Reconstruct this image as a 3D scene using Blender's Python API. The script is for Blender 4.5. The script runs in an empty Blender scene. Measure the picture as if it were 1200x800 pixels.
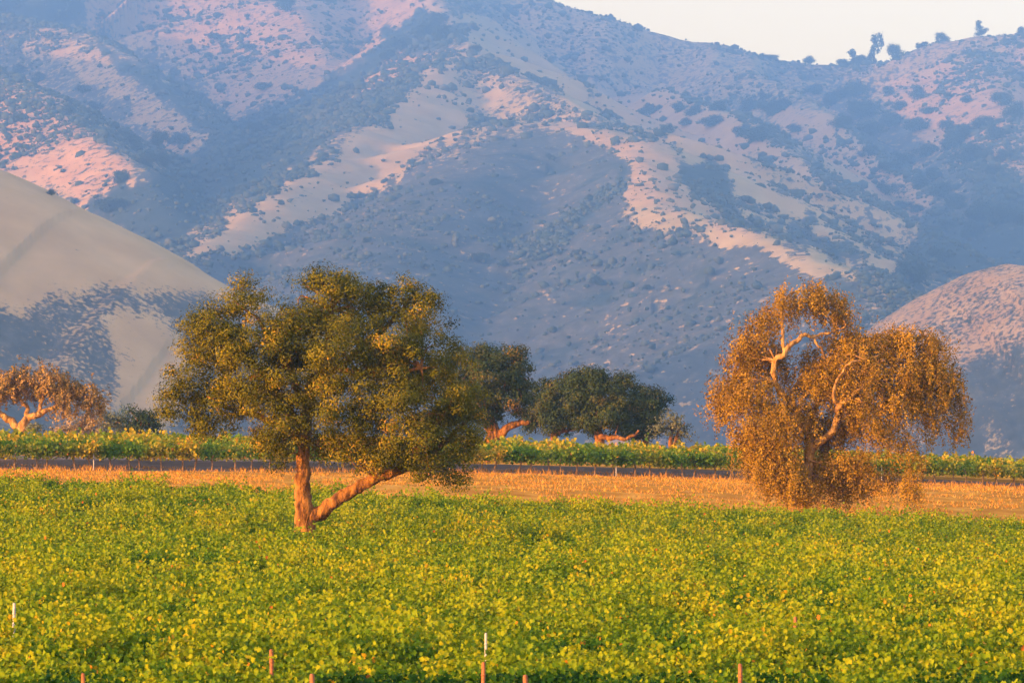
import bpy, math, random
import numpy as np
from math import radians as R

S = bpy.context.scene
C = S.collection
rng = np.random.default_rng(7)
random.seed(7)

# ------------------------------------------------------------------ camera
FPX, HZ, CAMZ = 5000.0, 505.0, 5.3          # focal length in 1200-px units, horizon row, eye height
cam_d = bpy.data.cameras.new('camera'); cam = bpy.data.objects.new('camera', cam_d); C.objects.link(cam)
cam_d.sensor_width = 36.0; cam_d.lens = 36.0 * FPX / 1200.0
cam_d.clip_start = 1.0; cam_d.clip_end = 30000.0
PITCH = math.atan((HZ - 400.0) / FPX)
cam.location = (0, 0, CAMZ); cam.rotation_euler = (R(90) + PITCH, 0, 0)
cam_d.dof.use_dof = True; cam_d.dof.focus_distance = 165.0; cam_d.dof.aperture_fstop = 8.0
S.camera = cam

# ------------------------------------------------------------------ light
SUN_EL, SUN_AZ = 6.0, 238.0                  # azimuth clockwise from +Y (the way the camera looks)
w = bpy.data.worlds.new('World'); S.world = w; w.use_nodes = True
nt = w.node_tree; nt.nodes.clear()
sky = nt.nodes.new('ShaderNodeTexSky'); sky.sky_type = 'NISHITA'; sky.sun_disc = False
sky.sun_elevation = R(SUN_EL); sky.sun_rotation = R(SUN_AZ)
sky.altitude = 100; sky.air_density = 1.0; sky.dust_density = 1.5; sky.ozone_density = 1.0
bg = nt.nodes.new('ShaderNodeBackground'); bg.inputs[1].default_value = 0.15
tc = nt.nodes.new('ShaderNodeTexCoord'); sep = nt.nodes.new('ShaderNodeSeparateXYZ')
ramp = nt.nodes.new('ShaderNodeValToRGB')
ramp.color_ramp.elements[0].position = 0.12; ramp.color_ramp.elements[0].color = (1, 1, 1, 1)
ramp.color_ramp.elements[1].position = 0.34; ramp.color_ramp.elements[1].color = (0, 0, 0, 1)
mixw = nt.nodes.new('ShaderNodeMixRGB'); mixw.inputs[2].default_value = (7.8, 5.6, 2.5, 1)
nt.links.new(tc.outputs['Generated'], sep.inputs[0]); nt.links.new(sep.outputs[2], ramp.inputs[0])
nt.links.new(ramp.outputs[0], mixw.inputs[0]); tintw = nt.nodes.new('ShaderNodeMixRGB'); tintw.blend_type = 'MULTIPLY'; tintw.inputs[0].default_value = 1; tintw.inputs[2].default_value = (1.25, 2.2, 3.0, 1)
nt.links.new(sky.outputs[0], tintw.inputs[1]); nt.links.new(tintw.outputs[0], mixw.inputs[1])
dot = nt.nodes.new('ShaderNodeVectorMath'); dot.operation = 'DOT_PRODUCT'
dot.inputs[1].default_value = (math.sin(R(SUN_AZ)) * math.cos(R(14)), math.cos(R(SUN_AZ)) * math.cos(R(14)), math.sin(R(14)))
nt.links.new(tc.outputs['Generated'], dot.inputs[0])
gr = nt.nodes.new('ShaderNodeValToRGB'); gr.color_ramp.elements[0].position = 0.35; gr.color_ramp.elements[0].color = (0, 0, 0, 1)
gr.color_ramp.elements[1].position = 1.0; gr.color_ramp.elements[1].color = (1, 1, 1, 1)
nt.links.new(dot.outputs['Value'], gr.inputs[0])
glow = nt.nodes.new('ShaderNodeMixRGB'); glow.blend_type = 'ADD'; glow.inputs[0].default_value = 1
gmul = nt.nodes.new('ShaderNodeMixRGB'); gmul.blend_type = 'MULTIPLY'; gmul.inputs[0].default_value = 1; gmul.inputs[2].default_value = (9.5, 3.6, 1.0, 1)
nt.links.new(gr.outputs[0], gmul.inputs[1]); nt.links.new(mixw.outputs[0], glow.inputs[1]); nt.links.new(gmul.outputs[0], glow.inputs[2])
nt.links.new(glow.outputs[0], bg.inputs[0])
out = nt.nodes.new('ShaderNodeOutputWorld'); nt.links.new(bg.outputs[0], out.inputs[0])

sun_d = bpy.data.lights.new('sun', 'SUN'); sun = bpy.data.objects.new('sun', sun_d); C.objects.link(sun)
sun_d.energy = 5.0; sun_d.color = (1.0, 0.50, 0.13); sun_d.angle = R(0.6)
a, e = R(SUN_AZ), R(SUN_EL)
sdir = np.array([math.sin(a) * math.cos(e), math.cos(a) * math.cos(e), math.sin(e)])
from mathutils import Vector
sun.rotation_euler = Vector(sdir).to_track_quat('Z', 'Y').to_euler()
sun.location = (-60, -40, 60)

S.view_settings.view_transform = 'Standard'; S.view_settings.look = 'None'
S.view_settings.exposure = 1.7; S.view_settings.gamma = 1.0; S.view_settings.use_curve_mapping = False
S.render.engine = 'CYCLES'
S.cycles.max_bounces = 6; S.cycles.diffuse_bounces = 3; S.cycles.transmission_bounces = 3
S.cycles.volume_bounces = 0; S.cycles.glossy_bounces = 1
S.cycles.use_denoising = True

# ------------------------------------------------------------------ helpers
cp, sp = math.cos(PITCH), math.sin(PITCH)
def P(px, py, D):
    """world point seen at photo pixel (px, py) at depth D along +Y"""
    u, v = (px - 600.0) / FPX, (400.0 - py) / FPX
    dx, dy, dz = u, cp - v * sp, sp + v * cp
    k = D / dy
    return np.array([dx * k, D, CAMZ + dz * k])

def proj(x, y, z):
    q = z - CAMZ
    f = y * cp + q * sp; v = -y * sp + q * cp
    return 600 + FPX * x / f, 400 - FPX * v / f

def tag(o, label=None, cat=None, group=None, kind=None):
    if label: o['label'] = label
    if cat: o['category'] = cat
    if group: o['group'] = group
    if kind: o['kind'] = kind
    return o

def empty(name, loc):
    o = bpy.data.objects.new(name, None); C.objects.link(o); o.location = loc
    o.empty_display_size = 0.3
    return o

def mesh_from(name, V, F, mat, tint=None, smooth=False, attrs=None):
    """V (n,3); F list of (m,k) int arrays"""
    me = bpy.data.meshes.new(name)
    V = np.asarray(V, np.float32)
    if not isinstance(F, list): F = [F]
    F = [np.asarray(f, np.int32) for f in F if len(f)]
    me.vertices.add(len(V)); me.vertices.foreach_set('co', V.ravel())
    loops = np.concatenate([f.ravel() for f in F])
    tot = np.concatenate([np.full(len(f), f.shape[1], np.int32) for f in F])
    start = np.concatenate([[0], np.cumsum(tot)[:-1]]).astype(np.int32)
    me.loops.add(len(loops)); me.loops.foreach_set('vertex_index', loops)
    me.polygons.add(len(tot)); me.polygons.foreach_set('loop_start', start); me.polygons.foreach_set('loop_total', tot)
    if smooth: me.polygons.foreach_set('use_smooth', np.ones(len(tot), bool))
    me.update(calc_edges=True)
    attrs = dict(attrs or {})
    if tint is not None: attrs['tint'] = tint
    for k, v in attrs.items():
        at = me.attributes.new(k, 'FLOAT', 'POINT'); at.data.foreach_set('value', np.asarray(v, np.float32))
    me.materials.append(mat)
    return me

def obj(name, me, parent=None, loc=None):
    o = bpy.data.objects.new(name, me); C.objects.link(o)
    if parent is not None: o.parent = parent
    if loc is not None: o.location = loc
    return o

# ---- numpy value noise
_perm = rng.random((256, 256))
def vnoise(x, y, seed=0):
    x = np.asarray(x, float) + seed * 17.31; y = np.asarray(y, float) + seed * 9.77
    xi, yi = np.floor(x).astype(int), np.floor(y).astype(int)
    fx, fy = x - xi, y - yi
    fx = fx * fx * (3 - 2 * fx); fy = fy * fy * (3 - 2 * fy)
    g = lambda i, j: _perm[i & 255, j & 255]
    return (g(xi, yi) * (1 - fx) + g(xi + 1, yi) * fx) * (1 - fy) + (g(xi, yi + 1) * (1 - fx) + g(xi + 1, yi + 1) * fx) * fy
def fbm(x, y, octv=4, seed=0):
    s, am, t = 0, 1, 0
    for o in range(octv):
        s = s + am * vnoise(x * 2 ** o, y * 2 ** o, seed + o); t += am; am *= .5
    return s / t

# ------------------------------------------------------------------ materials
def newmat(name):
    m = bpy.data.materials.new(name); m.use_nodes = True
    n = m.node_tree; n.nodes.clear()
    o = n.nodes.new('ShaderNodeOutputMaterial')
    return m, n, o
def set_ramp(r, stops):
    el = r.color_ramp.elements
    while len(el) > 1: el.remove(el[-1])
    el[0].position = stops[0][0]; el[0].color = (*stops[0][1], 1)
    for p, c in stops[1:]:
        e_ = el.new(p); e_.color = (*c, 1)

def leaf_mat(name, stops, trans=0.3, rough=0.65, spec=0.05):
    m, n, o = newmat(name)
    at = n.nodes.new('ShaderNodeAttribute'); at.attribute_name = 'tint'
    r = n.nodes.new('ShaderNodeValToRGB'); set_ramp(r, stops)
    n.links.new(at.outputs['Fac'], r.inputs[0])
    b = n.nodes.new('ShaderNodeBsdfPrincipled'); b.inputs['Roughness'].default_value = rough
    b.inputs['Specular IOR Level'].default_value = spec
    n.links.new(r.outputs[0], b.inputs['Base Color'])
    t = n.nodes.new('ShaderNodeBsdfTranslucent'); n.links.new(r.outputs[0], t.inputs[0])
    mx = n.nodes.new('ShaderNodeMixShader'); mx.inputs[0].default_value = trans
    n.links.new(b.outputs[0], mx.inputs[1]); n.links.new(t.outputs[0], mx.inputs[2])
    n.links.new(mx.outputs[0], o.inputs[0])
    return m

def noise_mat(name, stops, scale, detail=6, rough=0.9, bump=0.0, bscale=None, stretch=(1, 1, 1)):
    m, n, o = newmat(name)
    c = n.nodes.new('ShaderNodeTexCoord'); mp = n.nodes.new('ShaderNodeMapping'); mp.inputs['Scale'].default_value = stretch
    n.links.new(c.outputs['Object'], mp.inputs[0])
    t = n.nodes.new('ShaderNodeTexNoise'); t.inputs['Scale'].default_value = scale; t.inputs['Detail'].default_value = detail
    n.links.new(mp.outputs[0], t.inputs[0])
    r = n.nodes.new('ShaderNodeValToRGB'); set_ramp(r, stops); n.links.new(t.outputs[0], r.inputs[0])
    b = n.nodes.new('ShaderNodeBsdfPrincipled'); b.inputs['Roughness'].default_value = rough; b.inputs['Specular IOR Level'].default_value = .15
    n.links.new(r.outputs[0], b.inputs['Base Color'])
    if bump:
        t2 = n.nodes.new('ShaderNodeTexNoise'); t2.inputs['Scale'].default_value = bscale or scale * 2; t2.inputs['Detail'].default_value = 5
        n.links.new(mp.outputs[0], t2.inputs[0])
        bp = n.nodes.new('ShaderNodeBump'); bp.inputs['Distance'].default_value = bump; bp.inputs['Strength'].default_value = 1
        n.links.new(t2.outputs[0], bp.inputs['Height']); n.links.new(bp.outputs[0], b.inputs['Normal'])
    n.links.new(b.outputs[0], o.inputs[0])
    return m

M_vine = leaf_mat('vine_leaves', [(0, (.012, .042, .002)), (.25, (.05, .105, .003)), (.55, (.135, .172, .003)), (.82, (.225, .215, .004)), (.94, (.36, .20, .006)), (1, (.40, .10, .012))], .24)
M_vine_far = leaf_mat('far_vine_leaves', [(0, (.03, .07, .008)), (.35, (.07, .13, .010)), (.6, (.17, .18, .012)), (.8, (.36, .23, .015)), (.93, (.46, .20, .015)), (1, (.42, .11, .02))], .3)
M_oak = leaf_mat('oak_leaves', [(0, (.014, .021, .002)), (.5, (.064, .061, .003)), (.85, (.17, .128, .006)), (1, (.32, .16, .012))], .12, .65, .05)
M_oakd = leaf_mat('dark_oak_leaves', [(0, (.012, .024, .009)), (.6, (.030, .042, .010)), (.9, (.075, .062, .012)), (1, (.14, .08, .015))], .1, .65, .05)
M_dry = leaf_mat('brown_oak_leaves', [(0, (.07, .04, .006)), (.4, (.20, .105, .010)), (.8, (.36, .19, .015)), (1, (.48, .24, .03))], .15)
M_pink = leaf_mat('pale_brown_oak_leaves', [(0, (.07, .05, .016)), (.5, (.20, .115, .03)), (1, (.36, .20, .055))], .15)
M_greyg = leaf_mat('grey_green_leaves', [(0, (.05, .06, .035)), (.6, (.11, .11, .06)), (1, (.18, .15, .08))], .15)
M_tanb = leaf_mat('dry_bush_leaves', [(0, (.12, .09, .05)), (1, (.34, .22, .12))], .15)
M_hill = leaf_mat('hill_tree_leaves', [(0, (.02, .035, .025)), (.7, (.04, .06, .035)), (1, (.075, .085, .045))], .0)
M_shrub = leaf_mat('shrub_leaves', [(0, (.025, .04, .028)), (.5, (.055, .065, .042)), (1, (.11, .10, .06))], .0)
M_bark = noise_mat('oak_bark', [(.34, (.05, .018, .006)), (.52, (.19, .075, .015)), (.72, (.34, .145, .035))], 4.0, 9, .9, .25, 6.0, (1, 1, .35))
M_barkl = noise_mat('pale_oak_bark', [(.32, (.12, .055, .018)), (.5, (.30, .15, .045)), (.72, (.46, .24, .08))], 4.0, 9, .9, .2, 6.0, (1, 1, .35))
M_vtrunk = noise_mat('vine_trunk_bark', [(.3, (.09, .05, .03)), (.7, (.24, .14, .08))], 9.0, 5)
M_post_w = noise_mat('pale_post', [(.3, (.28, .22, .18)), (.7, (.44, .38, .33))], 6.0, 4, .7)
M_post_r = noise_mat('rusty_post', [(.3, (.14, .045, .018)), (.6, (.28, .095, .035)), (.8, (.36, .14, .05))], 9.0, 6, .8)
M_drygrass = leaf_mat('dry_grass', [(0, (.26, .10, .014)), (.5, (.40, .17, .022)), (1, (.52, .25, .04))], .15)

# ------------------------------------------------------------------ ground
HS = 1.7      # how far off the hills stand
def ss(t): t = np.clip(t, 0, 1); return t * t * (3 - 2 * t)
_Dk = [-1200, 60, 100, 150, 170, 190, 197, 212, 228, 240, 262, 300, 330, 500, 900, 1300, 9000]
_ck = [-5.3, -5.3, -5.2, -5.12, -4.75, -4.25, -3.95, -2.9, -2.35, -2.25, -2.2, -2.0, -2.2, -8, -14, -18, -18]
_sk = [0, 0, -.006, -.024, -.036, -.043, -.042, -.036, -.029, -.028, -.028, -.02, -.015, 0, 0, 0, 0]
def ground(x, D):
    x = np.asarray(x, float); D = np.asarray(D, float)
    c = np.interp(D, _Dk, _ck); s = np.interp(D, _Dk, _sk)
    q = np.interp(D, [150, 190, 300, 400], [0, .0001, .0004, 0])
    xx = np.clip(x, -60, 60)
    lf = np.clip(-xx / 25, 0, 1.3) * (np.interp(D, [150, 185, 198, 210], [0, .36, .3, 0]) - np.interp(D, [208, 220, 250, 300], [0, .32, .32, 0]))
    return CAMZ + c + lf + s * xx - q * np.maximum(0, xx) ** 2 + (fbm(x / 9, D / 9, 3, 3) - .5) * .18

def grid_mesh(name, xs, ys, zf, mat, attrs=None):
    X, Y = np.meshgrid(xs, ys); Z = zf(X, Y)
    V = np.stack([X, Y, Z], -1).reshape(-1, 3)
    nx, ny = len(xs), len(ys)
    i = (np.arange(ny - 1)[:, None] * nx + np.arange(nx - 1)[None, :]).ravel()
    F = np.stack([i, i + 1, i + nx + 1, i + nx], -1)
    return mesh_from(name, V, F, mat, smooth=True, attrs=attrs)

def ground_material():
    m, n, o = newmat('vineyard_ground')
    c = n.nodes.new('ShaderNodeTexCoord')
    def noise(sc, det=6):
        t = n.nodes.new('ShaderNodeTexNoise'); t.inputs['Scale'].default_value = sc; t.inputs['Detail'].default_value = det
        n.links.new(c.outputs['Object'], t.inputs[0]); return t
    at = n.nodes.new('ShaderNodeAttribute'); at.attribute_name = 'dry'
    r1 = n.nodes.new('ShaderNodeValToRGB'); set_ramp(r1, [(.3, (.10, .068, .048)), (.7, (.19, .13, .09))])
    n.links.new(noise(.9).outputs[0], r1.inputs[0])
    r2 = n.nodes.new('ShaderNodeValToRGB'); set_ramp(r2, [(.3, (.25, .10, .015)), (.55, (.38, .165, .024)), (.75, (.48, .23, .04))])
    n.links.new(noise(.6, 9).outputs[0], r2.inputs[0])
    mx = n.nodes.new('ShaderNodeMixRGB'); n.links.new(at.outputs['Fac'], mx.inputs[0])
    n.links.new(r1.outputs[0], mx.inputs[1]); n.links.new(r2.outputs[0], mx.inputs[2])
    b = n.nodes.new('ShaderNodeBsdfPrincipled'); b.inputs['Roughness'].default_value = 1; b.inputs['Specular IOR Level'].default_value = 0
    n.links.new(mx.outputs[0], b.inputs['Base Color']); n.links.new(b.outputs[0], o.inputs[0])
    return m

def far_row_D(x, k=0): return 235.0 + 0.42 * x + 2.5 * k
xs = np.concatenate([np.linspace(-1580, -90, 30), np.linspace(-70, 70, 141), np.linspace(90, 1580, 30)])
ys = np.concatenate([np.linspace(-150, 40, 20), np.arange(45, 340, 1.0), np.linspace(350, 1250, 46), np.linspace(1350, 4970 * HS, 26)])
def gz(X, Y): return ground(X, Y) - np.interp(Y, [1000 * HS, 1250 * HS, 1400 * HS], [0, .4, 12])
X, Y = np.meshgrid(xs, ys)
dry = ((Y > 191) & (Y < far_row_D(X) - 1.4)) | (Y > 272)
g = obj('ground', grid_mesh('ground', xs, ys, gz, ground_material(), {'dry': dry.ravel().astype(float)}))
tag(g, kind='structure')

# ------------------------------------------------------------------ hills
RIDGES = [
 # pts (px,py,D), slope, crest rounding, gully amplitude, gully length
 ([(-1500,-60,4700),(-800,-150,4700),(-300,-165,4600),(0,-150,4600),(300,-110,4500),(500,-55,4400),(600,-14,4350),(640,0,4300),(700,18,4300),(760,37,4300),(820,50,4300),(890,67,4300),(950,77,4300),(1010,78,4300),(1060,67,4250),(1100,55,4200),(1150,45,4150),(1200,38,4100),(1400,10,4000),(1900,20,4000)], .50, 20, 26, 90),
 ([(500,-55,4400),(522,5,4050),(580,55,3800),(640,95,3620),(700,140,3450),(770,190,3250)], .68, 10, 12, 60),
 ([(522,5,4050),(540,40,3650),(548,58,3420),(600,84,3250),(650,108,3130),(720,150,2980),(780,190,2850)], .66, 10, 12, 50),
 ([(548,58,3420),(480,108,3150),(400,165,2900),(320,232,2650),(240,288,2450),(180,335,2300),(120,400,2150)], .42, 20, 14, 70),
 ([(590,150,2950),(640,148,2880),(700,151,2800),(750,167,2700),(756,205,2540),(768,242,2400),(850,262,2300),(930,290,2200),(1000,322,2080),(1060,380,1950),(1110,450,1850)], .42, 16, 17, 75),
 ([(640,148,2880),(560,195,2680),(470,265,2450),(400,340,2250),(350,420,2100)], .40, 40, 12, 60),
 ([(740,152,3050),(800,165,2950),(870,200,2820),(930,240,2670),(1000,295,2470),(1045,332,2330)], .66, 8, 8, 50),
 ([(780,105,3700),(830,122,3550),(880,140,3380),(960,200,3120),(1040,250,2920),(1130,296,2720)], .64, 8, 8, 50),
 ([(860,80,4100),(900,95,3950),(940,115,3830),(1010,165,3580),(1080,215,3370),(1130,262,3200)], .64, 8, 8, 50),
 ([(1150,45,4150),(1172,110,3750),(1195,180,3450),(1215,250,3150)], .5, 20, 16, 70),
 ([(-500,-30,3700),(-200,20,3400),(0,84,3100),(60,112,2960),(100,150,2850),(172,207,2700),(220,260,2600)], .6, 12, 10, 60),
 ([(-300,-80,4300),(-50,10,3950),(50,28,3820),(110,45,3700),(170,80,3560),(230,135,3400),(265,170,3280)], .62, 10, 10, 60),
 ([(280,-100,4450),(330,-20,4250),(370,50,4000),(400,100,3800)], .5, 30, 16, 70),
 ([(-900,-80,1455),(-400,20,1445),(-120,143,1438),(0,199,1434),(100,248,1428),(200,303,1420),(270,343,1416),(330,366,1412),(420,420,1405),(520,487,1398),(600,520,1390)], .40, 40, .8, 60),
 ([(-2100,-40,1000),(-1500,-70,1080),(-1100,-70,1230),(-850,-20,1420)], .62, 60, 6, 60),  # unseen hill outside the frame, added to shade the left hill and right mound
 ([(1900,330,1640),(1400,345,1620),(1250,322,1610),(1165,309,1600),(1130,318,1598),(1080,345,1594),(1040,371,1590),(985,425,1585),(930,490,1580),(880,530,1576)], .46, 30, 2, 50),
]
def seg_dist(PX, PY, pts):
    """distance to a polyline in plan, with ridge height and arc length at the closest point"""
    best = np.full(PX.shape, 1e9); zr = np.zeros(PX.shape); sr = np.zeros(PX.shape); acc = 0
    for a_, b_ in zip(pts[:-1], pts[1:]):
        d = b_[:2] - a_[:2]; L2 = (d * d).sum(); L = math.sqrt(L2)
        t = np.clip(((PX - a_[0]) * d[0] + (PY - a_[1]) * d[1]) / L2, 0, 1)
        dist = np.hypot(PX - a_[0] - t * d[0], PY - a_[1] - t * d[1])
        m = dist < best
        best = np.where(m, dist, best); zr = np.where(m, a_[2] + t * (b_[2] - a_[2]), zr); sr = np.where(m, acc + t * L, sr)
        acc += L
    return best, zr, sr

pxs = np.concatenate([np.linspace(-1400, -116, 230), np.arange(-110, 1312, 2.2), np.linspace(1320, 2600, 70)])
Dh = HS * np.concatenate([np.linspace(1120, 1750, 240), np.linspace(1757, 4500, 420), np.linspace(4520, 4950, 10)])
PXg, Dg = np.meshgrid(pxs, Dh)
HX = (PXg - 600) / FPX * Dg; HY = Dg
HX = np.clip(HX, -1560, 1560)
def hills_z(HX, HY):
    Z = ground(HX, HY)
    layers = [Z]; ux, uy = HX / HS, HY / HS
    for k, (pts, sl, rnd, amp, gl) in enumerate(RIDGES):
        wp = np.array([P(q[0], q[1], q[2] * HS) for q in pts])
        d, zr, s = seg_dist(HX + (fbm(ux / 220, uy / 220, 3, 40 + k) - .5) * 30 * HS * WOB, HY, wp)
        d = d / HS; s = s / HS
        gul = np.abs(fbm(s / gl, d / (gl * 6), 3, 60 + k) * 2 - 1) * 2 - .5
        layers.append(zr + HS * (-sl * (np.sqrt(d * d + rnd * rnd) - rnd) + gul * amp * 1.5 * np.clip(d / 120, 0, 1)))
    L = np.stack(layers); kk = 2.0 * HS
    mx = L.max(0)
    Z = mx + kk * np.log(np.exp((L - mx) / kk).sum(0))
    Z += (fbm(ux / 40, uy / 40, 3, 5) - .5) * 6 * HS * np.where(HY < 1930 * HS, .5, 1) * np.clip((Z - CAMZ) / 60, 0.1, 1)
    return Z
WOB = .5
HZg = hills_z(HX, HY)
HZg[0, :] -= 6; HZg[-1, :] -= 30

# plant cover by place on the slopes, with pink evening light painted into upper parts (regions given where they lie, turned into terrain attributes)
def inpoly(x, y, poly):
    c = np.zeros(x.shape, bool); n = len(poly); j = n - 1
    for i in range(n):
        xi, yi = poly[i]; xj, yj = poly[j]
        if yi != yj:
            c ^= ((yi > y) != (yj > y)) & (x < (xj - xi) * (y - yi) / (yj - yi) + xi)
        j = i
    return c
qx, qy = proj(HX, HY, HZg)
jx = qx + (fbm(qx / 22, qy / 22, 4, 11) - .5) * 44; jy = qy + (fbm(qx / 22, qy / 22, 4, 15) - .5) * 30
main = HY > 1930 * HS; lefth = (HY <= 1930 * HS) & (HX < 0); righth = (HY <= 1930 * HS) & (HX >= 0)
scrub = np.full(HX.shape, .55); pink = np.full(HX.shape, .15)
REG = [  # polygon, scrub, pink
 ([(-200,-300),(520,-300),(520,20),(440,80),(380,120),(280,140),(230,100),(170,40),(-200,20)], .30, .75),
 ([(520,-300),(1300,-300),(1300,120),(900,110),(720,130),(600,70)], .42, .25),
 ([(590,155),(700,165),(740,190),(745,262),(900,280),(1000,330),(1060,540),(150,540),(210,310),(300,292),(430,230)], .92, .2),
 ([(-100,40),(120,60),(260,160),(190,220),(100,130),(-100,60)], .36, .4),
 ([(-200,60),(0,80),(60,112),(172,207),(100,245),(0,200),(-200,120)], .28, 1.),
 ([(560,55),(600,78),(545,150),(430,228),(300,290),(215,302),(255,270),(330,218),(425,160),(470,118),(500,85)], -.06, .35),
 ([(500,5),(545,18),(600,48),(660,88),(745,150),(722,157),(640,112),(590,86),(555,64)], -.12, .1),
 ([(552,60),(620,88),(700,128),(750,158),(640,148),(545,155)], .5, .1),
 ([(540,60),(570,70),(600,110),(560,130),(520,110)], .22, .2),
 ([(440,70),(520,60),(480,100),(400,140),(380,125)], .35, .8),
 ([(620,148),(700,148),(760,165),(800,190),(830,230),(900,275),(800,262),(735,268),(742,190),(690,166)], .12, .6),
 ([(735,240),(800,250),(900,282),(1010,325),(990,332),(880,290),(735,268)], .1, .1),
 ([(700,105),(800,112),(870,140),(960,205),(1060,265),(1125,300),(1040,325),(930,240),(860,195),(790,165),(730,150)], .04, .5),
 ([(870,165),(960,215),(1060,270),(1110,300),(1030,310),(930,235)], .42, .1),
 ([(800,168),(880,205),(940,245),(1010,300),(985,300),(930,262),(890,235),(840,195)], -.05, .1),
 ([(930,120),(965,125),(1085,222),(1125,290),(1060,255),(960,190),(900,138)], .2, .5),
 ([(1040,100),(1200,60),(1300,60),(1300,200),(1130,195),(1060,140)], .26, .85),
 ([(905,62),(1010,76),(1060,90),(1030,110),(900,95)], .6, .2),
 ([(500,15),(540,35),(530,52),(440,72),(400,125),(300,165),(200,238),(100,248),(110,232),(185,200),(270,145),(380,105),(430,60)], 1.18, 0),
 ([(478,105),(425,140),(330,200),(250,262),(205,300),(100,255),(200,232),(300,165),(400,128)], 1.12, 0),
 ([(-50,-20),(90,-20),(110,25),(60,28),(0,32),(-50,30)], 1.18, 0),
 ([(-30,50),(60,75),(120,105),(185,160),(200,215),(165,205),(100,140),(50,95),(-30,80)], .7, .2),
 ([(100,45),(160,68),(240,125),(270,165),(236,150),(150,85)], 1.06, 0),
 ([(800,185),(830,190),(885,268),(845,255),(790,215)], 1.18, 0),
 ([(925,250),(985,280),(1015,310),(980,305),(930,275)], 1.06, 0),
 ([(1080,250),(1150,215),(1300,180),(1300,330),(1060,330)], 1.05, 0),
 ([(960,110),(1000,105),(1080,160),(1130,200),(1140,260),(1100,240),(1040,180)], .75, .2),
 ([(600,280),(660,260),(740,190),(735,215),(660,285),(600,330)], 1.06, 0),
]
for poly, s_, p_ in REG:
    m = inpoly(jx, jy, poly) & main
    scrub[m] = s_; pink[m] = p_
scrub[lefth] = .13; pink[lefth] = .45
for poly, s_ in [([(-100,335),(60,335),(140,335),(260,345),(345,378),(600,500),(600,600),(-300,600),(-300,335)], .64),
                 ([(-100,310),(20,316),(65,346),(30,362),(-100,345)], .1), ([(125,372),(165,368),(215,398),(215,470),(190,520),(150,470)], .22),
                 ([(-100,200),(0,215),(80,300),(40,320),(-100,310)], .12)]:
    m = inpoly(jx, jy, poly) & lefth; scrub[m] = s_
scrub[righth] = .42; pink[righth] = 1.0
m = inpoly(jx, jy, [(760,440),(1040,436),(1300,405),(1300,560),(760,560)]) & righth; scrub[m] = .72; pink[m] = .5  # shadow line painted in: mound's foot darker and less pink than its lit top
m = inpoly(jx, jy, [(1150,500),(1165,503),(1195,528),(1160,520)]) & righth; scrub[m] = 0; pink[m] = 0
m = inpoly(jx, jy, [(1110,316),(1200,308),(1210,322),(1120,330)]) & righth; scrub[m] = .35
def blur(A, n):
    for _ in range(n):
        B = A.copy(); B[1:-1, 1:-1] = (A[1:-1, 1:-1] * 2 + A[:-2, 1:-1] + A[2:, 1:-1] + A[1:-1, :-2] + A[1:-1, 2:]) / 6; A = B
    return A
sc8 = blur(scrub, 14); scrub = np.where(HY < 1930 * HS, sc8, blur(scrub, 2)); pink = blur(pink, 6)

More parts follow.
